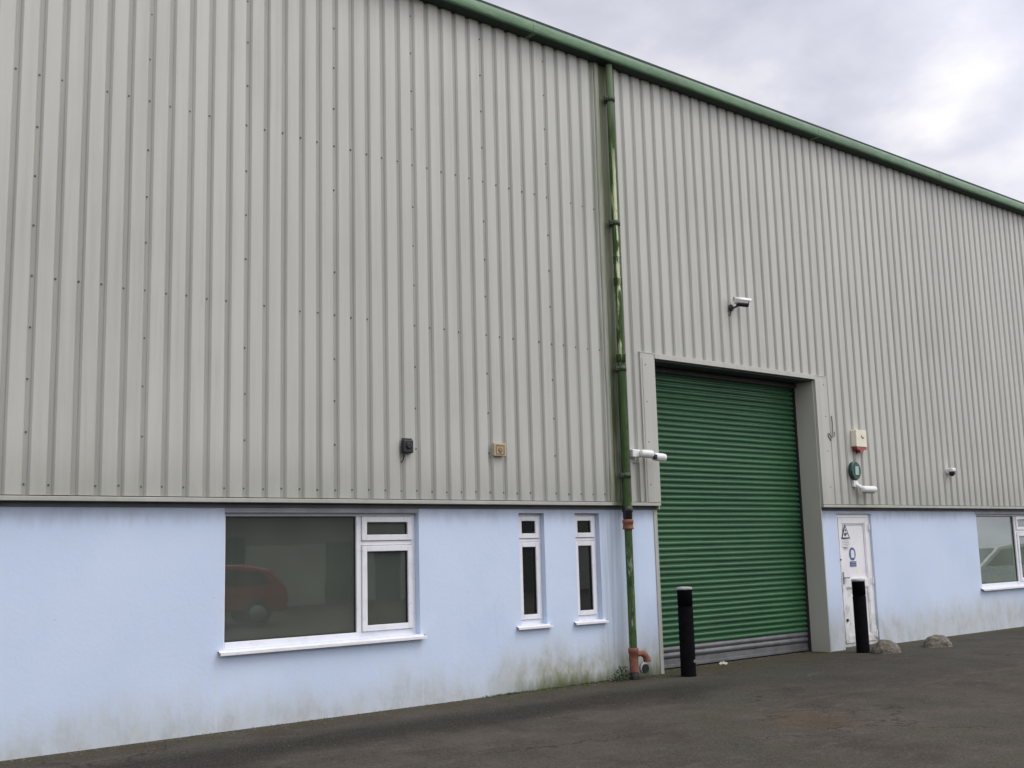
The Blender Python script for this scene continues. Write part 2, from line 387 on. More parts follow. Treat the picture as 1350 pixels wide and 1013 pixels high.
def mat_rock():
    t=NT('rough_stone'); b=t.mix(t.rng(t.noise(9,6,.7),.35,.65),(.10,.088,.068),(.19,.17,.138))
    b=t.mix(t.rng(t.noise(22,6,.7),.5,.65,0,.7),b,(.045,.042,.026))
    b=t.mix(t.rng(t.noise(6,4,.6,off=(3,3,3)),.60,.68,0,.6),b,(.36,.33,.27))
    t.col(b);t.rough(.92);t.bump(t.noise(30,6,.7),.7,.012);return t.m
M['rock']=mat_rock()

# ------------------------------------------------------------------ ground
g=MB(); N=40
xs=[-150+300*i/N for i in range(N+1)]
g.quad((-220,-220,0),(220,-220,0),(220,220,0),(-220,220,0))
tag(g.build('ground',M['ground']),kind='structure')

# ------------------------------------------------------------------ warehouse
XL,XR=-9.0,31.0           # ends of the building
ZT=7.86                   # top of cladding
WY=.05                    # face of the rendered wall
wh=empty('warehouse',(0,0,0),'long industrial warehouse with grey ribbed metal cladding above a pale blue rendered wall','warehouse')

# --- ribbed cladding: wide crowns proud of narrow troughs
def ribs(mb,x0,x1,z0,z1,phase,zrows=None):
    vw,sl,dp=.0175,.019,.026
    px=[]
    k0=math.floor((x0-phase)/.2)-1; k=k0
    pts=[]
    while True:
        c=phase+.2*k
        pts+=[(c-vw-sl-.004,-dp),(c-vw-sl,-dp+.002),(c-vw,0),(c+vw,0),(c+vw+sl,-dp+.002),(c+vw+sl+.004,-dp)]
        if k%1==0: pts+=[(c+.099,-dp)]
        k+=1
        if c>x1+.3: break
    def yat(x):
        for a,b in zip(pts,pts[1:]):
            if a[0]<=x<=b[0]: return a[1]+(b[1]-a[1])*(x-a[0])/(b[0]-a[0]+1e-9)
        return 0
    p=[(x0,yat(x0))]+[q for q in pts if x0+1e-4<q[0]<x1-1e-4]+[(x1,yat(x1))]
    n=max(2,int((z1-z0)/.45)); zs=[z0+(z1-z0)*i/n for i in range(n+1)]
    vs=[]
    for z in zs:
        for x,y in p:
            w=noise.noise(Vector((x*1.7,z*.55,3.1)))*.0034+noise.noise(Vector((x*.45,z*.3,8.1)))*.006+noise.noise(Vector((round(x/.2)*3.3,z*.8,9)))*.0016
            vs.append((x+noise.noise(Vector((round((x-phase)/.2)*1.9,z*.4,1)))*.0015,y+w,z))
    L=len(p)
    fs=[(a*L+i,a*L+i+1,(a+1)*L+i+1,(a+1)*L+i) for a in range(n) for i in range(L-1)]
    mb.add(vs,fs,0)
    return mb
PH=.155
c=MB(); ribs(c,XL,6.90,2.14,ZT,0.)
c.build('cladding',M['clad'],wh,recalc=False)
c=MB()
ribs(c,7.24,7.50,2.14,ZT,PH); ribs(c,7.50,11.52,4.02,ZT,PH); ribs(c,11.52,XR,2.14,ZT,PH)
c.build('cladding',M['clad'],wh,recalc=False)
# --- fasteners
sc=MB()
def scr(x,z,y=0): 
    if XL<x<XR: sc.cyl((x,y+.001,z),(x,y-.007,z),.0095,.0075,8)
for k in range(-40,35):
    x=.2*k-.006
    for z in (2.228,4.027,5.858):
        if random.random()<(.96 if z<3 else .86): scr(x+random.uniform(-.004,.004),z+random.uniform(-.006,.006))
    if k%5==0:
        z=2.228+.45
        while z<7.7:
            if random.random()<.96 and abs(z-4.027)>.05 and abs(z-5.83)>.08: scr(x+random.uniform(-.004,.004),z+random.uniform(-.01,.01))
            z+=.45
for z in (2.36,2.9,3.42,3.9): 
    sc.cyl((7.56,-.049,z),(7.56,-.058,z),.011,.009,8); sc.cyl((11.44,-.049,z+.03),(11.44,-.058,z+.03),.011,.009,8)
for z in (.5,1.2,1.9,2.6,3.3): sc.cyl((11.231,.16,z),(11.222,.16,z),.010,.008,8)
sc.build('screws',M['screw'],wh)['kind']='stuff'
# --- flashings
f=MB()
def lip(x0,x1): f.prism([(-.052,2.092),(-.052,2.128),(-.046,2.131),(.046,2.131),(.046,2.092)],x0,x1)
lip(XL,7.02);lip(7.022,7.735);lip(11.235,16.2);lip(16.202,XR)
f.build('drip_flashing',M['flash'],wh,bevel=.003)
f=MB()
f.prism([(6.86,-.038),(6.875,-.044),(6.93,-.044),(6.938,-.020),(7.20,-.020),(7.208,-.044),(7.262,-.044),(7.272,-.038),(7.272,.01),(6.86,.01)],2.14,ZT) if False else None
prof=[(6.86,-.036),(6.872,-.046),(6.925,-.046),(6.935,-.014),(7.205,-.014),(7.215,-.046),(7.262,-.046),(7.274,-.036),(7.274,.012),(6.86,.012)]
n=len(prof);vs=[(a,b,2.135) for a,b in prof]+[(a,b,ZT) for a,b in prof]
f.add(vs,[(i,(i+1)%n,n+(i+1)%n,n+i) for i in range(n)]+[tuple(range(n-1,-1,-1)),tuple(range(n,2*n))])
f.build('joint_flashing',M['flash'],wh)
f=MB()
f.box(7.475,7.735,-.05,.012,2.133,4.055); f.box(7.505,7.735,-.056,-.051,2.133,3.99)
f.build('door_flashing',M['flash'],wh,bevel=.002)
f=MB(); f.box(11.232,11.53,-.05,.012,2.133,4.055); f.box(11.232,11.50,-.055,-.051,2.133,3.99)
f.build('door_flashing',M['flash'],wh,bevel=.002)
f=MB(); f.box(7.74,11.228,-.058,.012,3.998,4.055); f.box(7.47,11.535,-.054,.010,4.0555,4.068)
f.build('door_flashing',M['flash'],wh,bevel=.002)
f=MB(); 
f.box(XL,7.70,.032,WY+.012,2.048,2.0915); f.box(11.31,XR,.032,WY+.012,2.048,2.0915)
f.build('under_flashing',M['strip'],wh)
for a_,b_ in ((1.83,4.05),(15.82,18.08)):
    f=MB(); f.box(a_,b_,WY-.006,WY-.0005,2.0,2.0475); f.build('lintel',M['lintel'],wh)
# --- rendered wall with openings
wins=[(1.83,4.05,.73,2.0),(5.445,5.832,.73,2.0),(6.325,6.728,.73,2.0),(15.84,18.06,.73,2.0),(21.2,23.42,.73,2.0)]
door_o=(11.69,12.60,.0,2.0)
def wall(mb,x0,x1,holes,z1=2.0475,dep=.11):
    cur=x0
    for a,b,c_,d in sorted(holes):
        mb.box(cur,a,WY,WY+.25,0,z1)
        if c_>.01: mb.box(a,b,WY,WY+.25,0,c_)
        if d<z1-.005: mb.box(a,b,WY,WY+.25,d,z1)
        cur=b
    mb.box(cur,x1,WY,WY+.25,0,z1)
w=MB(); wall(w,XL,7.735,wins[:3]); o=w.build('rendered_wall',M['blue'],wh)
w=MB(); wall(w,11.235,XR,[door_o]+wins[3:]); o2=w.build('rendered_wall',M['blue'],wh)
for o_ in (o,o2):   # weld the coplanar pieces and drop hidden inner faces
    bm=bmesh.new();bm.from_mesh(o_.data);bmesh.ops.remove_doubles(bm,verts=bm.verts,dist=1e-5)
    dup={}
    for fc in bm.faces: dup.setdefault(tuple(sorted(v.index for v in fc.verts)),[]).append(fc)
    kill=[x for l_ in dup.values() if len(l_)>1 for x in l_]
    bmesh.ops.delete(bm,geom=kill,context='FACES_ONLY'); bm.to_mesh(o_.data);bm.free()
# corner trims of the rendered piers and the door reveals
f=MB(); f.box(7.7355,7.752,WY-.012,.36,0,2.0470); f.box(7.690,7.7355,WY-.012,WY-.001,0,2.0470); f.build('corner_trim',M['flash'],wh,bevel=.003)
f=MB(); f.box(11.218,11.2345,-.012,.42,0,3.997); f.box(11.2345,11.285,WY-.03,WY-.001,0,2.091); f.build('door_reveal',M['reveal'],wh,bevel=.003)
f=MB(); f.box(7.7355,7.752,-.012,.42,2.0475,3.997); f.build('door_reveal',M['reveal'],wh)
f=MB(); f.box(7.7525,11.2175,-.012,.42,3.975,3.9965); f.build('door_reveal',M['hood'],wh)
# back-up wall behind cladding, gable walls, roof, rear
b=MB()
b.box(XL,7.73,.06,.28,2.095,ZT+.1); b.box(11.24,XR,.06,.28,2.095,ZT+.1); b.box(7.7301,11.2399,.06,.28,4.0,ZT+.1)
b.build('wall_lining',M['room'],wh)
b=MB()
for x0,x1 in((XL-.2,XL),(XR,XR+.2)):
    b.prism([(.0,0),(24,0),(24,8.0),(12,9.6),(.0,8.0)],x0,x1)
b.box(XL,XR,23.8,24,0,8.0)
b.build('end_walls',M['flash'],wh)
b=MB()
b.prism([(-.02,8.03),(12,9.64),(24.1,8.03),(24.1,8.13),(12,9.75),(-.02,8.14)],XL-.2,XR+.2)
b.build('roof',M['green_shade'],wh)
b=MB(); b.box(XL,XR,5.0,5.1,0,4.2); b.box(XL,7.60,.32,5.0,2.6,2.66); b.box(13.6,XR,.32,5.0,2.6,2.66); b.box(7.60,7.70,.32,5,0,2.6); b.box(13.5,13.6,.32,5,0,2.6); b.box(5.0,5.08,.32,5,0,2.6)
b.build('inner_walls',M['room'],wh)
b=MB(); b.box(XL,7.60,.32,5.0,.02,.05); b.box(13.6,XR,.32,5.0,.02,.05); b.build('inner_floor',M['room'],wh)

# --- gutter
pr=[(.02,7.842),(-.185,7.842),(-.202,7.848),(-.209,7.860),(-.214,7.890),(-.212,7.940),(-.202,7.972),(-.187,7.992),(-.165,8.000),(.02,8.03)]
gt=MB(); x=XL-.3
J=[5.711,11.581,15.179,20.0,26.0]
joints=[XL-.3,-6.2,-.2]+J+[XR+.3]
n=len(pr)
for a,b_ in zip(joints,joints[1:]):
    k=max(1,int((b_-a)/1.2)); xs=[a+.003+(b_-a-.006)*i/k for i in range(k+1)]
    vs=[]
    for xx in xs:
        dz=noise.noise(Vector((xx*.35,2,0)))*.010
        vs+= [(xx,y,z+dz*(1 if y<-.1 else .3)) for y,z in pr]
    fs=[];mi=[]
    for q in range(k):
        for i in range(n):
            fs.append((q*n+i,q*n+(i+1)%n,(q+1)*n+(i+1)%n,(q+1)*n+i)); mi.append(1 if i in(0,) else 0)
    for f_,m_ in zip(fs,mi): pass
    o0=len(gt.v); gt.v+=vs
    for f_,m_ in zip(fs,mi): gt.f.append([i+o0 for i in f_]);gt.m.append(m_);gt.sm.append(m_==0)
    gt.add(vs[:n],[tuple(range(n))]); gt.add(vs[-n:],[tuple(range(n))])
    # joint collar
    pc=[(y*1.005-.0015 if y<0 else y,z-.0015 if z<7.9 else z+.0015) for y,z in pr]
    gt.prism(pc,b_-.03,b_+.03,0)
gt.build('gutter',[M['gutter'],M['green_shade']],wh)

# --- downpipe
PX,PY=7.075,-.098
dp=MB(); dp.cyl((PX,PY,.33),(PX,PY,1.84),.047,n=24,caps=False)
dp.cyl((PX,PY,1.98),(PX,PY,3.86),.052,n=24,caps=False)
dp.cyl((PX,PY,3.86),(PX,PY,7.845),.045,n=24,caps=False)
pipe=dp.build('downpipe',M['pipe'],wh)
for z in (7.36,5.69,3.80,2.46):
    q=MB(); q.lathe((PX,PY,z),[(.05,-.03),(.064,-.03),(.064,.03),(.05,.03)],20)
    q.box(PX-.105,PX-.055,PY-.016,PY+.012,z-.026,z+.026); q.cyl((PX-.082,PY-.035,z),(PX-.082,PY+.02,z),.010,n=8)
    q.box(PX-.03,PX+.03,PY+.045,-.012,z-.02,z+.02)
    q.build('bracket',M['bracket'],pipe)
for z,rr in ((4.92,.053),(3.93,.060),(5.2,.048)):
    q=MB(); q.lathe((PX,PY,z),[(.046,-.05),(rr,-.045),(rr,.035),(rr+.004,.04),(rr+.004,.05),(.046,.052)],20); q.build('pipe_socket',M['pipe'],pipe)
q=MB(); q.lathe((PX,PY,1.95),[(.05,.13),(.066,.12),(.066,.06),(.058,.05),(.058,-.02),(.05,-.03)],24); q.build('rubber_coupling',M['rubber'],pipe)
q=MB(); q.lathe((PX,PY,1.855),[(.049,.065),(.068,.06),(.068,.02),(.062,.015),(.062,-.035),(.068,-.04),(.068,-.055),(.049,-.06)],24); q.build('terracotta_collar',M['terracotta'],pipe)
q=MB(); q.lathe((PX,PY,.0),[(.055,.0),(.055,.075),(.052,.08)],24); q.build('pipe_foot',M['rubber'],pipe)
q=MB()
q.lathe((PX,PY,.0),[(.054,.09),(.054,.20),(.057,.24),(.057,.315),(.063,.32),(.063,.365),(.057,.372),(.049,.375)],24)
arc=[(PX+.02,PY-.03,.300)]+[(PX+.075+.115*math.sin(t),PY-.04,.205+.10*math.cos(t)) for t in [PI*.022*i for i in range(0,26,3)]]
q.tube(arc,[.034]*3+[.038]*4+[.045]*(len(arc)-7),14)
q.build('gully_branch',M['terracotta'],pipe)
q=MB(); q.cyl((PX+.120,PY-.085,.125),(PX+.120,PY-.02,.125),.052,n=20); q.build('gully_socket',M['rubber'],pipe)
q=MB(); q.lathe((PX+.120,PY-.03,.130),[(.054,0),(.066,-.002),(.068,-.03),(.060,-.034),(.052,-.036)],24,axis='y'); q.build('gully_ring',M['lintel'],pipe)

# --- windows
def frame_ring(mb,x0,x1,z0,z1,t,y0,y1,mi=0,bt=None,lt=None,tt=None):
    bt=bt or t; lt=lt or t; tt=tt or t
    mb.box(x0,x0+lt,y0,y1,z0,z1,mi); mb.box(x1-t,x1,y0,y1,z0,z1,mi)
    mb.box(x0+lt+.0002,x1-t-.0002,y0,y1,z0,z0+bt,mi); mb.box(x0+lt+.0002,x1-t-.0002,y0,y1,z1-tt,z1,mi)
def pane(mb,x0,x1,z0,z1,y): mb.box(x0,x1,y,y+.006,z0,z1)
def window_wide(x0,glassm,pale_backing=False):
    x1=x0+2.22; z0,z1=.73,2.0; Y=WY+.075
    a=MB()
    a.box(x0+.001,x0+.045,Y,Y+.06,z0+.001,z1-.001);a.box(x1-.040,x1-.001,Y,Y+.06,z0+.001,z1-.001)
    a.box(x0+.0452,x1-.0402,Y,Y+.06,z0+.001,z0+.062);a.box(x0+.0452,x1-.0402,Y,Y+.06,z1-.032,z1-.001)
    a.box(x0+1.49,x0+1.545,Y-.001,Y+.061,z0+.0622,z1-.0322); a.box(x0+1.5452,x1-.0402,Y-.001,Y+.061,1.668,1.712)
    wn=a.build('window',M['upvc'],wh,bevel=.004)
    for (za,zb) in((.795,1.664),(1.716,1.965)):
        q=MB(); frame_ring(q,x0+1.549,x1-.043,za,zb,.060,Y-.018,Y+.03); q.build('casement',M['upvc'],wn,bevel=.005)
        q=MB(); frame_ring(q,x0+1.6092,x1-.1032,za+.0602,zb-.0602,.007,Y+.002,Y+.02);q.build('gasket',M['gasket'],wn)
        q=MB(); pane(q,x0+1.606,x1-.100,za+.057,zb-.057,Y+.021); q.build('pane',glassm,wn)
    q=MB(); frame_ring(q,x0+.0455,x0+1.4895,z0+.0622,z1-.0325,.010,Y+.022,Y+.034); q.build('gasket',M['gasket'],wn)
    q=MB(); pane(q,x0+.04,x0+1.495,z0+.058,z1-.028,Y+.035); q.build('pane',glassm,wn)
    q=MB(); q.prism([(Y-.001,z0+.012),(Y-.001,z0-.004),(-.018,z0-.020),(-.018,z0-.046),(-.010,z0-.046),(-.010,z0-.030),(WY-.002,z0-.022),(WY-.002,z0-.0005),(Y-.002,z0-.0003)],x0-.055,x1+.045)
    q.build('sill',M['upvc'],wn)
    for k,(u,v) in enumerate(((.05,.03),(1.2,.02),(2.0,.02),(2.1,.03),(2.16,.02))):
        pass
    if pale_backing:
        q=MB(); q.box(x0+.03,x1-.03,.205,.215,.75,1.99); q.build('pale_backing',M['pale_backing'],wn)  # added pale sheet behind the glass to brighten the pane
    return wn
def window_narrow(x0,x1):
    z0,z1=.73,2.0; Y=WY+.07
    a=MB()
    a.box(x0+.001,x0+.030,Y,Y+.06,z0+.001,z1-.001);a.box(x1-.030,x1-.001,Y,Y+.06,z0+.001,z1-.001)
    a.box(x0+.0302,x1-.0302,Y,Y+.06,z0+.001,z0+.058);a.box(x0+.0302,x1-.0302,Y,Y+.06,z1-.03,z1-.001)
    a.box(x0+.0302,x1-.0302,Y-.001,Y+.061,1.672,1.708)
    wn=a.build('window',M['upvc'],wh,bevel=.004)
    for (za,zb) in((.790,1.668),(1.712,1.968)):
        q=MB(); frame_ring(q,x0+.033,x1-.033,za,zb,.056,Y-.016,Y+.03); q.build('casement',M['upvc'],wn,bevel=.005)
        q=MB(); frame_ring(q,x0+.0892,x1-.0892,za+.0562,zb-.0562,.009,Y+.0,Y+.018);q.build('gasket',M['gasket'],wn)
        q=MB(); pane(q,x0+.086,x1-.086,za+.053,zb-.053,Y+.019); q.build('pane',M['glass_dark'],wn)
    q=MB(); q.prism([(Y-.001,z0+.012),(Y-.001,z0-.004),(.000,z0-.016),(.000,z0-.040),(.008,z0-.040),(.008,z0-.026),(WY-.002,z0-.020),(WY-.002,z0-.0005),(Y-.002,z0-.0003)],x0-.075,x1+.055)
    q.build('sill',M['upvc'],wn)
    return wn
w1=window_wide(1.83,M['glass']); window_narrow(5.445,5.832); window_narrow(6.325,6.728)
M['glass_pale']=mat_glass('pale_glass',(.85,.9,.86),(.30,.36,.29),.45)
window_wide(15.84,M['glass_pale'],True); window_wide(21.2,M['glass_pale'],True)

# --- roller shutter: interlocking convex slats
SY=.36
s=MB(); pz=.0762; z=.29; prof=[]
rows=[]
while z<4.0:
    for a in range(7):
        t=a/6; rows.append((SY-.026*math.sin(PI*min(1,t*1.2))**.7 if t<.8 else SY+.008,z+pz*t*.985,random.random()))
    z+=pz
X0,X1=7.757,11.19
k=14; xs=[X0+(X1-X0)*i/k for i in range(k+1)]
vs=[]
for (y,zz,_) in rows:
    for xx in xs:
        vs.append((xx,y+noise.noise(Vector((xx*1.2,round(zz/pz)*2.1,0)))*.0035,zz+noise.noise(Vector((xx*.9,round(zz/pz)*.7,5)))*.0055))
fs=[(a*(k+1)+i,a*(k+1)+i+1,(a+1)*(k+1)+i+1,(a+1)*(k+1)+i) for a in range(len(rows)-1) for i in range(k)]
s.add(vs,fs,0,False)
rs=s.build('roller_shutter',M['shutter'],wh,recalc=False)
s=MB()
for z0 in(.135,.212):
    prof=[(SY+.004,z0)]+[(SY-.019*math.sin(PI*t),z0+.073*t) for t in(.1,.3,.5,.7,.9)]+[(SY+.004,z0+.0745),(SY+.012,z0+.0745),(SY+.012,z0)]
    s.prism(prof,X0,X1)
s.prism([(SY-.012,.018),(SY-.012,.05),(SY-.004,.055),(SY-.004,.125),(SY+.012,.130),(SY+.012,.018)],X0,X1)
s.build('bottom_rail',M['shutter_grey'],rs)
s=MB(); s.box(11.188,11.217,SY-.05,SY+.03,.0,3.97); s.build('guide_rail',M['dark'],rs)
s=MB(); s.box(7.7525,7.762,SY-.05,SY+.03,.0,3.97); s.build('guide_rail',M['dark'],rs)
s=MB(); s.box(7.764,11.185,SY-.10,SY-.03,3.90,3.972); s.build('shutter_hood',M['hood'],rs,bevel=.01)

# --- white side door
dx0,dx1=11.70,12.59; DY=WY+.035
a=MB(); frame_ring(a,dx0-.008,dx1+.008,.03,1.998,.062,DY,DY+.07,tt=.055,bt=.05)
dr=a.build('door',M['door'],wh,bevel=.004)
q=MB()
q.box(dx0+.056,dx1-.056,DY+.012,DY+.05,.082,1.94)   # leaf core
for (za,zb) in((.085,.92),(.92,1.94)): pass
frame_ring(q,dx0+.056,dx1-.056,.0815,1.9405,.085,DY-.012,DY+.0115,bt=.10)
q.box(dx0+.1412,dx1-.1412,DY-.012,DY+.0115,.90,1.02)
q.build('leaf',M['door'],dr,bevel=.004)
q=MB(); frame_ring(q,dx0+.1412,dx1-.1412,1.0202,1.8553,.018,DY-.004,DY+.0113); frame_ring(q,dx0+.1412,dx1-.1412,.1818,.8998,.018,DY-.004,DY+.0113); q.build('beading',M['door'],dr,bevel=.003)
q=MB(); q.box(dx0+.075,dx0+.105,DY-.020,DY-.0125,.95,1.13); q.box(dx0+.08,dx0+.20,DY-.055,DY-.040,1.035,1.055); q.cyl((dx0+.09,DY-.05,1.045),(dx0+.09,DY-.012,1.045),.009,n=10)
q.build('handle',M['steel'],dr)
for z in(.18,.98,1.80):
    q=MB(); q.cyl((dx1-.045,DY-.025,z-.05),(dx1-.045,DY-.025,z+.05),.015,n=12); q.box(dx1-.085,dx1-.005,DY-.018,DY-.0125,z-.042,z+.042); q.build('hinge',M['upvc'],dr,bevel=.002)
q=MB(); q.cyl((11.81,DY-.03,.42),(11.81,DY-.012,.42),.022,n=14); q.build('lock',M['black'],dr)
q=MB(); q.box(11.735,11.77,DY-.018,DY-.0125,1.305,1.325); q.build('keyhole_plate',M['black'],dr)
q=MB(); q.box(dx0-.008,dx1+.008,DY-.04,DY+.25,.0,.028); q.build('threshold',M['strip'],dr)

# ------------------------------------------------------------------ signs on the door
def facey(mb,pts,y,mi=0,th=.003):
    n=len(pts); vs=[(x,y,z) for x,z in pts]+[(x,y+th,z) for x,z in pts]
    mb.add(vs,[tuple(range(n)),tuple(range(2*n-1,n-1,-1))]+[(i,(i+1)%n,n+(i+1)%n,n+i) for i in range(n)],mi)
SG=DY+.007
def sgn(name,x,z,label):
    return empty(name,(x,SG,z),label,'sign')
SG0=SG; SG=DY-.0175
sg=sgn('warning_sign',11.915,1.66,'triangular black and white warning sign near the top of the white door')
q=MB(); facey(q,[(11.80,1.625),(12.03,1.625),(11.915,1.845)],SG); q.build('border',M['signblack'],sg)
q=MB(); facey(q,[(11.835,1.645),(11.995,1.645),(11.915,1.80)],SG-.003); q.build('face',M['signwhite'],sg)
q=MB(); facey(q,[(11.90+.026*math.cos(t),1.690+.026*math.sin(t)) for t in [2*PI*i/14 for i in range(14)]],SG-.0055)
facey(q,[(11.907,1.735),(11.925,1.735),(11.932,1.765),(11.90,1.765)],SG-.0055); facey(q,[(11.925,1.70),(11.955,1.685),(11.96,1.70),(11.93,1.72)],SG-.0055)
q.build('pictogram',M['signblack'],sg)
ss=MB()
facey(ss,[(11.82,1.50),(12.01,1.50),(12.01,1.615),(11.82,1.615)],SG)
o=ss.build('notice_label',M['signwhite'],None,loc=(11.915,SG,1.55)); tag(o,'small white notice of faded grey text under the triangular warning sign','notice')
q=MB()
for i,wd in enumerate((.15,.13,.15,.09)): q.box(11.915-wd/2,11.915+wd/2,SG-.0015,SG-.0002,1.588-.024*i,1.598-.024*i)
q.build('text_lines',M['signgrey'],o)
SG=SG0
sg=sgn('round_sign',12.10,1.39,'blue ring mandatory sign with white centre on the white door')
def ell(cx,cz,rx,rz,n=28): return [(cx+rx*math.cos(2*PI*i/n),cz+rz*math.sin(2*PI*i/n)) for i in range(n)]
q=MB(); facey(q,ell(12.10,1.395,.083,.098),SG); q.build('blue_disc',M['signblue'],sg)
q=MB(); facey(q,[(12.06,1.335),(12.14,1.335),(12.148,1.42),(12.125,1.455),(12.075,1.455),(12.052,1.42)],SG-.003); q.build('white_centre',M['signwhite'],sg)
o=MB().box(12.02,12.185,SG,SG+.003,1.205,1.283).build('text_plate',M['signblue'],None,loc=(12.10,SG,1.25)); tag(o,'small blue rectangular plate with white lettering below the round blue sign','sign')
q=MB()
for i in range(2):
    x=12.035
    while x<12.165:
        ww=random.uniform(.010,.022); q.box(x,min(x+ww,12.172),SG-.0015,SG-.0002,1.255-.032*i,1.268-.032*i); x+=ww+.007
q.build('lettering',M['signgrey'],o)

# ------------------------------------------------------------------ things fixed to the cladding
# black box
e=empty('sensor_box',(3.83,-.034,2.69),'small black square box fixed to the cladding above the wide window','box')
q=MB(); q.box(3.775,3.905,-.085,-.034,2.625,2.765); q.build('housing',M['black'],e,bevel=.012)
q=MB(); q.box(3.785,3.915,-.040,-.0335,2.63,2.785); q.build('back_plate',M['black'],e,bevel=.002)
q=MB(); q.lathe((3.845,-.085,2.70),[(.034,0),(.034,-.010),(.026,-.014)],20,axis='y'); q.build('lens',M['gasket'],e)
q=MB(); q.cyl((3.80,-.055,2.63),(3.80,-.055,2.585),.014,n=12); q.tube([(3.80,-.055,2.60),(3.797,-.05,2.56),(3.80,-.02,2.54),(3.80,.0,2.53)],.005,8); q.build('cable_gland',M['black'],e)
# beige box
e=empty('wall_socket_box',(5.10,-.034,2.71),'yellowed beige square box on the cladding above the narrow windows','box')
q=MB(); q.box(5.01,5.185,-.075,-.034,2.635,2.78); q.build('housing',M['beige'],e,bevel=.006)
q=MB(); frame_ring(q,5.035,5.16,2.655,2.762,.012,-.080,-.0752); q.lathe((5.098,-.0752,2.708),[(.034,0),(.034,-.004),(.022,-.006)],18,axis='y'); q.build('face_plate',M['brown'],e)

def bullet_cam(mb_body,c,d,L,r,hood=True):
    pass
# camera above the shutter
e=empty('security_camera',(9.36,-.034,4.87),'white security camera with dark lens high on the cladding above the green shutter','camera')
q=MB(); q.lathe((9.37,-.034,4.87),[(.05,0),(.05,-.018),(.035,-.026)],20,axis='y'); q.tube([(9.37,-.05,4.87),(9.375,-.10,4.865),(9.40,-.14,4.885),(9.43,-.155,4.915)],.014,10); q.build('bracket',M['hood'],e)
D=Vector((.78,-.52,-.10)).normalized()
c0=Vector((9.36,-.12,4.96))
q=MB(); q.cyl(c0,c0+D*.18,.047,n=20); q.cyl(c0+D*.18,c0+D*.192,.047,.040,n=20); q.build('body',M['white'],e)
q=MB(); 
U_=Vector((0,0,1)); R_=D.cross(U_).normalized()
pts=[]
for s_ in (-.01,.235):
    for t in [PI*i/10 for i in range(11)]:
        pts.append(c0+D*s_+R_*math.cos(t)*.055+U_*math.sin(t)*.055)
q.add(pts,[(i,i+1,12+i,11+i) for i in range(10)],0,True); o=q.build('sun_hood',M['white'],e); md=o.modifiers.new('th','SOLIDIFY'); md.thickness=.004
q=MB(); q.cyl(c0+D*.1925,c0+D*.199,.042,n=20); q.cyl(c0+D*.03-U_*.040,c0+D*.195-U_*.040,.038,n=14); q.build('lens',M['black'],e)
q=MB(); q.tube([(9.37,-.04,4.83),(9.365,-.035,4.79),(9.36,-.01,4.76)],.006,8); q.build('cable',M['black'],e)

# twin camera at the left of the shutter
e=empty('security_camera',(7.27,-.06,2.75),'white twin-headed security camera beside the downpipe left of the green shutter','camera')
q=MB(); q.box(7.20,7.34,-.115,-.052,2.69,2.79); q.build('junction_box',M['white'],e,bevel=.012)
for k,(c0,D,L) in enumerate(((Vector((7.30,-.15,2.735)),Vector((.85,-.30,-.05)).normalized(),.17),(Vector((7.47,-.20,2.700)),Vector((.93,-.36,-.10)).normalized(),.17))):
    h=MB(); h.lathe((0,0,0),[(.016,-.01),(.046,0),(.052,.02),(.052,L*.8),(.046,L),(.038,L+.004)],20)
    rot=Vector((0,0,1)).rotation_difference(D).to_matrix().to_4x4(); T=Matrix.Translation(c0)@rot
    h.v=[tuple(T@Vector(v)) for v in h.v]; h.build('body',M['white'],e)
    h=MB(); h.lathe((0,0,0),[(.037,L+.002),(.037,L+.009),(.02,L+.012)],16); h.v=[tuple(T@Vector(v)) for v in h.v]; h.build('lens',M['black'],e)
    q=MB(); q.tube([(7.29+.06*k,-.06,2.71),(7.30+.08*k,-.10,2.70),tuple(c0+D*.03)],.012,10); q.build('arm',M['white'],e)
q=MB(); q.lathe((7.47,-.225,2.690),[(.030,0),(.034,-.02),(.028,-.035)],16,axis='y'); q.build('ball_joint',M['black'],e)
# conduit corner under the twin camera
q=MB(); q.box(7.262,7.375,-.052,-.046,2.618,2.630); q.box(7.355,7.372,-.056,-.0505,2.14,2.6178); o=q.build('conduit',M['wire'],None,loc=(7.36,-.05,2.14)); tag(o,'thin dark cable conduit running down below the twin camera','conduit')

# small dome camera
e=empty('security_camera',(14.86,-.034,2.70),'tiny white dome camera with black underside on the cladding right of the white door','camera')
q=MB(); q.lathe((14.86,-.034,2.71),[(.055,0),(.055,-.03),(.045,-.05)],20,axis='y'); q.box(14.80,14.93,-.16,-.05,2.70,2.765); q.build('body',M['white'],e,bevel=.018)
q=MB(); q.lathe((14.865,-.11,2.68),[(.05,.02),(.05,-.005),(.044,-.03),(.025,-.05),(.005,-.056)],18); q.build('dome_lens',M['black'],e)

# alarm siren
e=empty('alarm_siren',(12.22,-.034,3.0),'cream alarm siren box with red strobe base on the cladding above the white door','alarm box')
q=MB(); q.prism([(12.09,3.02),(12.37,3.02),(12.375,3.28),(12.10,3.28)],-.125,-.034,axis='y'); q.build('cover',M['cream'],e,bevel=.014)
q=MB(); q.prism([(12.10,3.0185),(12.365,3.0185),(12.355,2.975),(12.28,2.965),(12.265,2.925),(12.19,2.925),(12.18,2.965),(12.115,2.975)],-.118,-.036,axis='y'); q.build('strobe',M['red'],e,bevel=.006)
q=MB(); facey(q,[(12.22,3.18),(12.26,3.14),(12.30,3.15),(12.30,3.17),(12.265,3.165),(12.235,3.20)],-.1285); q.build('emblem',M['brown'],e)
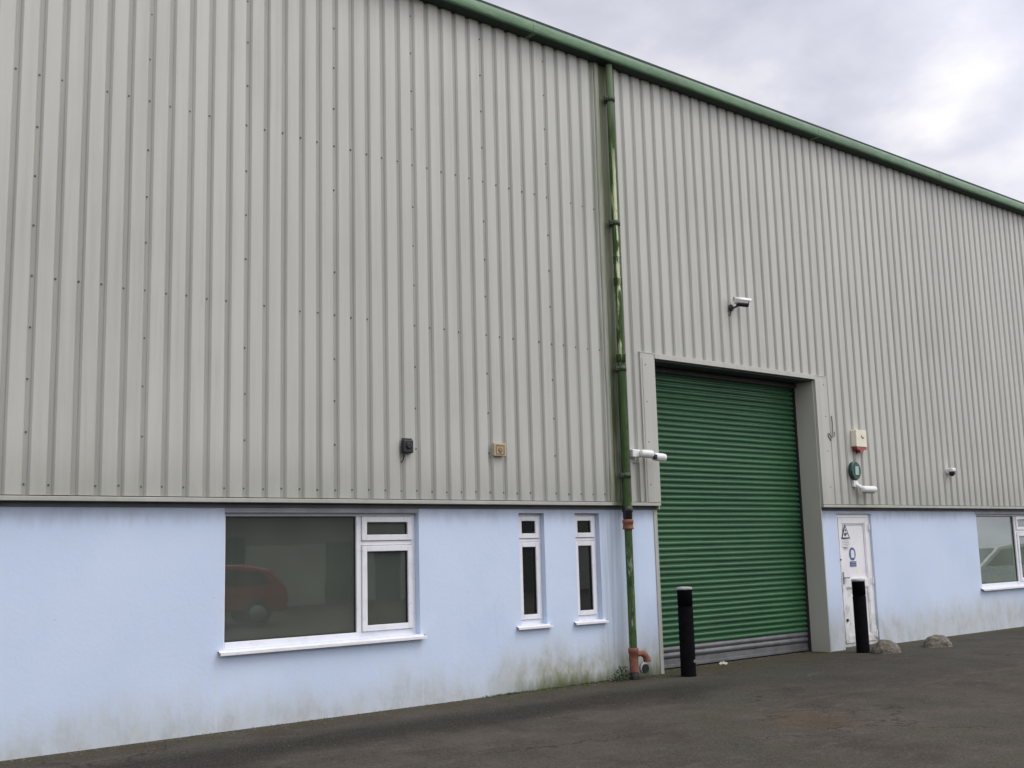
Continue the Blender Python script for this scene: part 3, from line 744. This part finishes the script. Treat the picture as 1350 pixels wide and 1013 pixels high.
# green oval lamp
e=empty('green_oval_lamp',(12.07,-.034,2.65),'dark green oval unit with pale rectangular centre below the alarm box','lamp')
def oval(mb,cx,cz,rx,rz,y0,y1,mi=0,n=32,dome=.0):
    p=ell(cx,cz,rx,rz,n); p2=ell(cx,cz,rx*.90,rz*.92,n)
    vs=[(x,y1,z) for x,z in p]+[(x,y0+.012,z) for x,z in p]+[(x,y0,z) for x,z in p2]
    fs=[(i,(i+1)%n,n+(i+1)%n,n+i) for i in range(n)]+[(n+i,n+(i+1)%n,2*n+(i+1)%n,2*n+i) for i in range(n)]+[tuple(range(2*n,3*n))]
    mb.add(vs,fs,mi,False)
q=MB(); oval(q,12.085,2.65,.128,.138,-.095,-.034); q.build('housing',M['green_ring'],e)
q=MB(); facey(q,[(12.045,2.585),(12.135,2.585),(12.138,2.715),(12.048,2.715)],-.101,th=.005); q.build('lens',M['pale_green'],e)
# white tube lamp with bracket
e=empty('bulkhead_lamp',(12.10,-.034,2.44),'white tubular lamp on a short bracket just above the white door','lamp')
q=MB(); q.box(12.03,12.15,-.075,-.034,2.40,2.50); q.tube([(12.09,-.06,2.44),(12.10,-.12,2.40),(12.13,-.15,2.37)],.032,12); q.build('bracket',M['white'],e,bevel=.008)
q=MB(); q.lathe((12.10,-.15,2.365),[(.03,0),(.050,.012),(.052,.03),(.052,.33),(.050,.345),(.032,.36)],24,axis='x'); q.build('tube',M['white'],e)
q=MB(); q.cyl((12.13,-.15,2.312),(12.43,-.15,2.312),.010,n=8); q.build('reflector_edge',M['wire'],e)
# loose cable on flashing
q=MB(); q.tube([(11.62,-.036,3.47),(11.622,-.04,3.35),(11.618,-.04,3.24),(11.60,-.05,3.17),(11.56,-.055,3.14),(11.525,-.055,3.16),(11.49,-.058,3.20),(11.46,-.06,3.19),(11.47,-.06,3.14),(11.50,-.06,3.12),(11.53,-.056,3.09)],.007,8)
q.tube([(11.60,-.05,3.17),(11.64,-.045,3.16),(11.66,-.045,3.20),(11.64,-.045,3.23)],.006,8)
o=q.build('loose_cable',M['wire'],None,loc=(11.6,-.04,3.2)); tag(o,'loose grey cable curling over the flashing right of the green shutter','cable')

# ------------------------------------------------------------------ bollards
def bollard(x,y,h,label,tilt=0,tagp=False):
    e=empty('bollard',(x,y,0),label,'bollard','black bollards guarding the doors')
    r=.093
    q=MB(); q.lathe((x,y,0),[(r+.003,0),(r+.003,.01),(r,.012),(r,h-.245),(r-.006,h-.240),(r-.006,h-.228),(r,h-.223),(r,h-.040),(r-.002,h-.034)],36); q.build('post',M['bollard'],e)
    q=MB(); q.lathe((x,y,0),[(r-.004,h-.034),(r+.003,h-.032),(r+.003,h-.006),(r-.010,h-.002),(r*.5,h+.004),(.004,h+.006)],36); q.build('cap',M['bollcap'],e)
    if tagp:
        q=MB(); q.box(x-.0,x+.05,y-r-.004,y-r+.01,.165,.20); q.build('reflector_tag',M['wire'],e)
    e.rotation_euler=(0,math.radians(tilt),0)
    return e
bollard(7.735,-.375,1.075,'black bollard with pale cap at the left side of the green shutter',.0,True)
bollard(11.47,-.385,1.04,'black bollard standing in front of the white door')

# ------------------------------------------------------------------ stones
def rock(x,y,rx,ry,h,seed,label):
    bm=bmesh.new(); bmesh.ops.create_icosphere(bm,subdivisions=5,radius=1)
    for v in bm.verts:
        p=v.co.copy(); a=noise.fractal(p*1.4+Vector((seed,0,0)),.7,2.2,4)*.13+noise.fractal(p*5+Vector((seed,0,3)),.8,2.1,3)*.03
        v.co=p*(1+a); v.co.x*=rx; v.co.y*=ry; v.co.z=v.co.z*h if v.co.z>0 else v.co.z*.04
        v.co.z-=.004
    me=bpy.data.meshes.new('stone');bm.to_mesh(me);bm.free();me.materials.append(M['rock'])
    for p in me.polygons:p.use_smooth=True
    o=bpy.data.objects.new('stone',me);COL.objects.link(o);o.location=(x,y,0); return tag(o,label,'stone','rough stones by the white door')
rock(11.60,-.68,.225,.19,.185,1.3,'rough brown stone right beside the bollard by the white door')
rock(12.84,-.76,.235,.19,.17,5.1,'rough brown stone farther right on the tarmac below the blue wall')

# ------------------------------------------------------------------ weeds, litter
def leaf(mb,p,d,L,w):
    d=Vector(d).normalized(); s_=d.cross(Vector((0,0,1))); s_=s_.normalized() if s_.length>.1 else Vector((1,0,0))
    a=Vector(p); m=a+d*L*.5+Vector((0,0,L*.12)); t=a+d*L-Vector((0,0,L*.1))
    mb.add([a,m+s_*w,t,m-s_*w],[(0,1,2,3)])
q=MB()
for i in range(110):
    x=random.gauss(6.90,.085); y=random.uniform(-.13,.02); z=random.uniform(.0,.16)*max(.1,1-abs(x-6.92)*4)
    leaf(q,(x,y,z),(random.uniform(-1,1),random.uniform(-1,.2),random.uniform(.1,1)),random.uniform(.03,.07),random.uniform(.007,.014))
o=q.build('weed_clump',M['leaf'],None,loc=(6.9,-.05,0),recalc=False); tag(o,'clump of small green weeds at the foot of the downpipe','weeds')
q=MB()
for i in range(900):
    x=random.choice([random.gauss(5.6,.5),random.gauss(6.6,.4),random.uniform(1.5,7.7),random.gauss(5.2,.2)])
    if not -1<x<7.7: continue
    y=WY-abs(random.gauss(0,.03)); L=random.uniform(.008,.03)*(1 if x>4.8 else .6)
    leaf(q,(x,y,0),(random.uniform(-.6,.6),random.uniform(-.8,.1),1),L,.003)
o=q.build('moss',M['leaf'],None,loc=(5,0,0),recalc=False); tag(o,'thin fringe of moss and grass along the foot of the blue wall','moss',kind='stuff')
q=MB()
def lump(mb,x,y,z,r,flat=.5):
    n=7; vs=[(x+r*math.cos(2*PI*i/n)*random.uniform(.7,1.2),y+r*math.sin(2*PI*i/n)*random.uniform(.7,1.2),z) for i in range(n)]
    vs.append((x,y,z+r*flat)); mb.add(vs,[(i,(i+1)%n,n) for i in range(n)])
for i in range(150):
    y=-abs(random.gauss(0,2.6))-.05; x=random.uniform(-1,14)
    lump(q,x,y,.0005,random.uniform(.003,.009))
for i in range(1500):
    x=random.uniform(-1,17); y=WY-abs(random.gauss(0,.10))-.01
    if 7.75<x<11.2: y+=.3
    lump(q,x,y,.0005,random.uniform(.003,.010))
o=q.build('grit',[M['rock']],None,loc=(5,-2,0),recalc=False); tag(o,'loose grit and pale chips scattered over the tarmac','grit',kind='stuff')
for i,(x,y,s_,lab) in enumerate(((9.05,.17,.042,'crumpled scrap of pale litter at the foot of the green shutter'),)):
    bm=bmesh.new();bmesh.ops.create_icosphere(bm,subdivisions=3,radius=1)
    for v in bm.verts:
        v.co*=1+noise.noise(v.co*2.3+Vector((i*3,0,0)))*.7; v.co.x*=s_*1.5;v.co.y*=s_;v.co.z=max(0,v.co.z)*s_*.8
    me=bpy.data.meshes.new('litter');bm.to_mesh(me);bm.free();me.materials.append(M['paper']);o=bpy.data.objects.new('litter',me);COL.objects.link(o);o.location=(x,y,.001);tag(o,lab,'litter')

# ------------------------------------------------------------------ across the yard (seen only as reflections in the panes)
M['opp_wall']=simple('opposite_cladding',(.42,.44,.37),.7,0,.15,.6)
M['opp_upper']=simple('opposite_upper',(.20,.21,.16),.7,0,.2,.6)
M['opp_door']=simple('opposite_door',(.035,.07,.05),.6)
M['car_red']=simple('car_red',(.33,.022,.022),.25,0,.05)
M['car_glass']=simple('car_glass',(.02,.025,.03),.08)
M['tyre']=simple('tyre',(.012,.012,.012),.8)
e=empty('industrial_unit',(14,-24,0),'low grey-green industrial unit across the yard, reflected in the wide window','building')
q=MB(); q.box(-12,40,-34,-24,2.0,5.6); q.build('upper_wall',M['opp_upper'],e)
q=MB(); q.box(-12,40,-33.9,-23.9,0,1.998); q.build('wall',M['opp_wall'],e)
q=MB(); q.prism([(-24.0+.3,5.6),(-29,6.9),(-34.3,5.6)],-12.3,40.3); q.build('roof',M['hood'],e)
for x0,x1,h in((2,5.2,4),(8.2,8.9,2.2),(9.6,10.6,2.2),(11.6,12.0,3.),(12.6,13.9,2.3),(17.0,18.4,2.1),(19,20,2.2),(24,27.5,4),(31,34,4)):
    q=MB(); q.box(x0,x1,-23.89,-23.80,0,h); q.build('door',M['opp_door'],e)
def car(x,y,rz,paint,label):
    e=empty('parked_car',(0,0,0),label,'car')
    side=[(-2.0,.35),(-2.02,.62),(-1.95,.80),(-1.25,.93),(-.62,1.38),(-.1,1.46),(.9,1.44),(1.55,1.32),(1.92,.95),(2.0,.70),(1.98,.35)]
    q=MB(); n=len(side)
    vs=[]
    for yy,sc_ in((-.84,1),(-.80,1),(.80,1),(.84,1)): pass
    def ring(yy,inset): return [(a,yy*(1-(max(0,b-.9)*.28)),b) for a,b in side]
    r0=ring(-.84,0);r1=ring(.84,0); vs=r0+r1
    q.add(vs,[(i,(i+1)%n,n+(i+1)%n,n+i) for i in range(n)]+[tuple(range(n-1,-1,-1)),tuple(range(n,2*n))])
    b=q.build('body',paint,e,bevel=.06)
    q=MB()
    for sy in(-1,1):
        yy=lambda b:sy*.845*(1-(b-.9)*.28)+sy*.003
        q.add([(-1.08,yy(.95),.95),(-.55,yy(1.32),1.32),(.2,yy(1.38),1.38),(.2,yy(.95),.95)],[(0,1,2,3)])
        q.add([(.27,yy(.95),.95),(.27,yy(1.38),1.38),(1.35,yy(1.27),1.27),(1.62,yy(.98),.98)],[(0,1,2,3)])
    q.add([(-1.22,-.72,.965),(-1.22,.72,.965),(-.68,.64,1.355),(-.68,-.64,1.355)],[(0,1,2,3)])
    q.add([(1.90,-.70,1.0),(1.90,.70,1.0),(1.60,.64,1.30),(1.60,-.64,1.30)],[(0,1,2,3)])
    q.build('windows',M['car_glass'],e)
    for wx in(-1.27,1.25):
        for sy in(-1,1):
            w_=MB(); w_.lathe((wx,sy*.80,.31),[(.20,-.10),(.31,-.09),(.31,.09),(.20,.10)],24,axis='y'); w_.build('wheel',M['tyre'],e)
            w_=MB(); w_.lathe((wx,sy*.82,.31),[(.19,-.09),(.19,.09),(.03,.10)],20,axis='y'); w_.build('rim',M['steel'],e)
    for sy in(-.6,.6):
        w_=MB(); w_.box(-2.03,-1.93,sy-.14,sy+.14,.62,.76); w_.build('headlight',M['signwhite'],e,bevel=.02)
    e.location=(x,y,0);e.rotation_euler=(0,0,rz)
    return e
M['car_silver']=simple('car_silver',(.60,.62,.63),.3,.2,.05)
car(23.6,-3.3,math.radians(24),M['car_silver'],'pale silver hatchback parked by the wall, reflected in the far right window')
car(8.6,-15.5,math.radians(14),M['car_red'],'red hatchback parked across the yard, reflected in the wide window')

# ------------------------------------------------------------------ sky, sun
SUN_EL=math.radians(57); sunv=Vector((.55,-.80,0)).normalized()
sun_az=math.atan2(sunv.x,sunv.y)
W=bpy.data.worlds.new('World');S.world=W;W.use_nodes=True;t=W.node_tree;t.nodes.clear()
def wn(ty,**k):
    x=t.nodes.new(ty)
    for a,b in k.items(): setattr(x,a,b)
    return x
out=wn('ShaderNodeOutputWorld');sky=wn('ShaderNodeTexSky',sky_type='NISHITA');sky.sun_disc=False
sky.sun_elevation=SUN_EL;sky.sun_rotation=sun_az;sky.air_density=1.;sky.dust_density=3.
b1=wn('ShaderNodeBackground');b1.inputs[1].default_value=.10;t.links.new(sky.outputs[0],b1.inputs[0])
tc=wn('ShaderNodeTexCoord')
sx=wn('ShaderNodeSeparateXYZ');t.links.new(tc.outputs['Generated'],sx.inputs[0])
def mth(op,a,b=None,c=None):
    x=wn('ShaderNodeMath',operation=op)
    for i,q in enumerate((a,b,c)):
        if q is None: continue
        if isinstance(q,(int,float)): x.inputs[i].default_value=q
        else: t.links.new(q,x.inputs[i])
    return x.outputs[0]
den=mth('ADD',mth('MAXIMUM',sx.outputs[2],0.),.30)
cx=wn('ShaderNodeCombineXYZ');t.links.new(mth('DIVIDE',sx.outputs[0],den),cx.inputs[0]);t.links.new(mth('DIVIDE',sx.outputs[1],den),cx.inputs[1])
mp=wn('ShaderNodeMapping');t.links.new(cx.outputs[0],mp.inputs[0]);mp.inputs['Location'].default_value=(3.1,1.9,0)
def nz(scale,detail,rough,dist=0,loc=None):
    x=wn('ShaderNodeTexNoise');t.links.new(mp.outputs[0],x.inputs['Vector']);x.inputs['Scale'].default_value=scale;x.inputs['Detail'].default_value=detail;x.inputs['Roughness'].default_value=rough;x.inputs['Distortion'].default_value=dist;return x.outputs['Fac']
n1=nz(1.5,6,.5,.3);n2=nz(4.5,6,.55,.2)
nn=mth('ADD',mth('MULTIPLY',n1,.75),mth('MULTIPLY',n2,.25))
# a bright break in the overcast low in the east
def brk(v,a,b,amt):
    global nn
    vm=wn('ShaderNodeVectorMath',operation='DOT_PRODUCT');nrm=wn('ShaderNodeVectorMath',operation='NORMALIZE');t.links.new(tc.outputs['Generated'],nrm.inputs[0]);t.links.new(nrm.outputs[0],vm.inputs[0]);vm.inputs[1].default_value=v
    q=wn('ShaderNodeMapRange');q.interpolation_type='SMOOTHSTEP';t.links.new(vm.outputs['Value'],q.inputs[0]);q.inputs[1].default_value=a;q.inputs[2].default_value=b;q.inputs[4].default_value=amt
    nn=mth('ADD',nn,q.outputs[0])
brk((.800,.463,.381),.985,.9995,.040); brk((.853,.414,.317),.99,.999,.03); brk((.743,.509,.434),.988,.9995,-.05)
cr=wn('ShaderNodeValToRGB');t.links.new(nn,cr.inputs[0])
el=cr.color_ramp.elements
el[0].position=.40;el[0].color=(.53,.545,.63,1);el[1].position=.585;el[1].color=(1.0,.97,.96,1)
m_=cr.color_ramp.elements.new(.49);m_.color=(.70,.70,.79,1)
# overcast is brighter overhead and on the sun's side than over the roof
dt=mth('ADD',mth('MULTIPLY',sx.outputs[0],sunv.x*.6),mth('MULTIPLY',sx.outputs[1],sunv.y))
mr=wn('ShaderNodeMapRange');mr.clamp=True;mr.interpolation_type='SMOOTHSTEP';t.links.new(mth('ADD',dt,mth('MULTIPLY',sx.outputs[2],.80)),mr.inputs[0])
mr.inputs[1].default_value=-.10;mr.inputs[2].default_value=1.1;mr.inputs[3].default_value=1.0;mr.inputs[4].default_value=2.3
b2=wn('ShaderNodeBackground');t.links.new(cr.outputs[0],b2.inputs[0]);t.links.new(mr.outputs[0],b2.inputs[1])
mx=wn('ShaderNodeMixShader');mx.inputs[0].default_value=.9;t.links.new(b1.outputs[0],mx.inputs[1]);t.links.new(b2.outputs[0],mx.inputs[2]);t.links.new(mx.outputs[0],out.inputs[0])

L=bpy.data.lights.new('sun','SUN');L.energy=1.1;L.angle=math.radians(28);L.color=(1,.965,.92)
lo=bpy.data.objects.new('sun',L);COL.objects.link(lo)
d=Vector((sunv.x*math.cos(SUN_EL),sunv.y*math.cos(SUN_EL),math.sin(SUN_EL)))
lo.rotation_euler=d.to_track_quat('Z','Y').to_euler();lo.location=d*40

# ------------------------------------------------------------------ camera
yaw,pit,rol=math.radians(39.87),math.radians(8.64),math.radians(-1.57)
F=Vector((math.sin(yaw)*math.cos(pit),math.cos(yaw)*math.cos(pit),math.sin(pit)))
R=F.cross(Vector((0,0,1))).normalized();U=R.cross(F)
R2=R*math.cos(rol)+U*math.sin(rol);U2=-R*math.sin(rol)+U*math.cos(rol)
cam=bpy.data.cameras.new('camera');co=bpy.data.objects.new('camera',cam);COL.objects.link(co)
co.matrix_world=Matrix(((R2.x,U2.x,-F.x,-2.8258),(R2.y,U2.y,-F.y,-9.7994),(R2.z,U2.z,-F.z,1.548),(0,0,0,1)))
cam.sensor_width=36;cam.lens=36*1466.1/1350;cam.clip_end=2000;cam.clip_start=.05
S.camera=co
for o in bpy.data.objects:
    if '_org' in o: del o['_org']
S.view_settings.view_transform='Standard';S.view_settings.look='None';S.view_settings.exposure=0;S.view_settings.gamma=1
S.render.resolution_x=1024;S.render.resolution_y=768
S.cycles.max_bounces=8
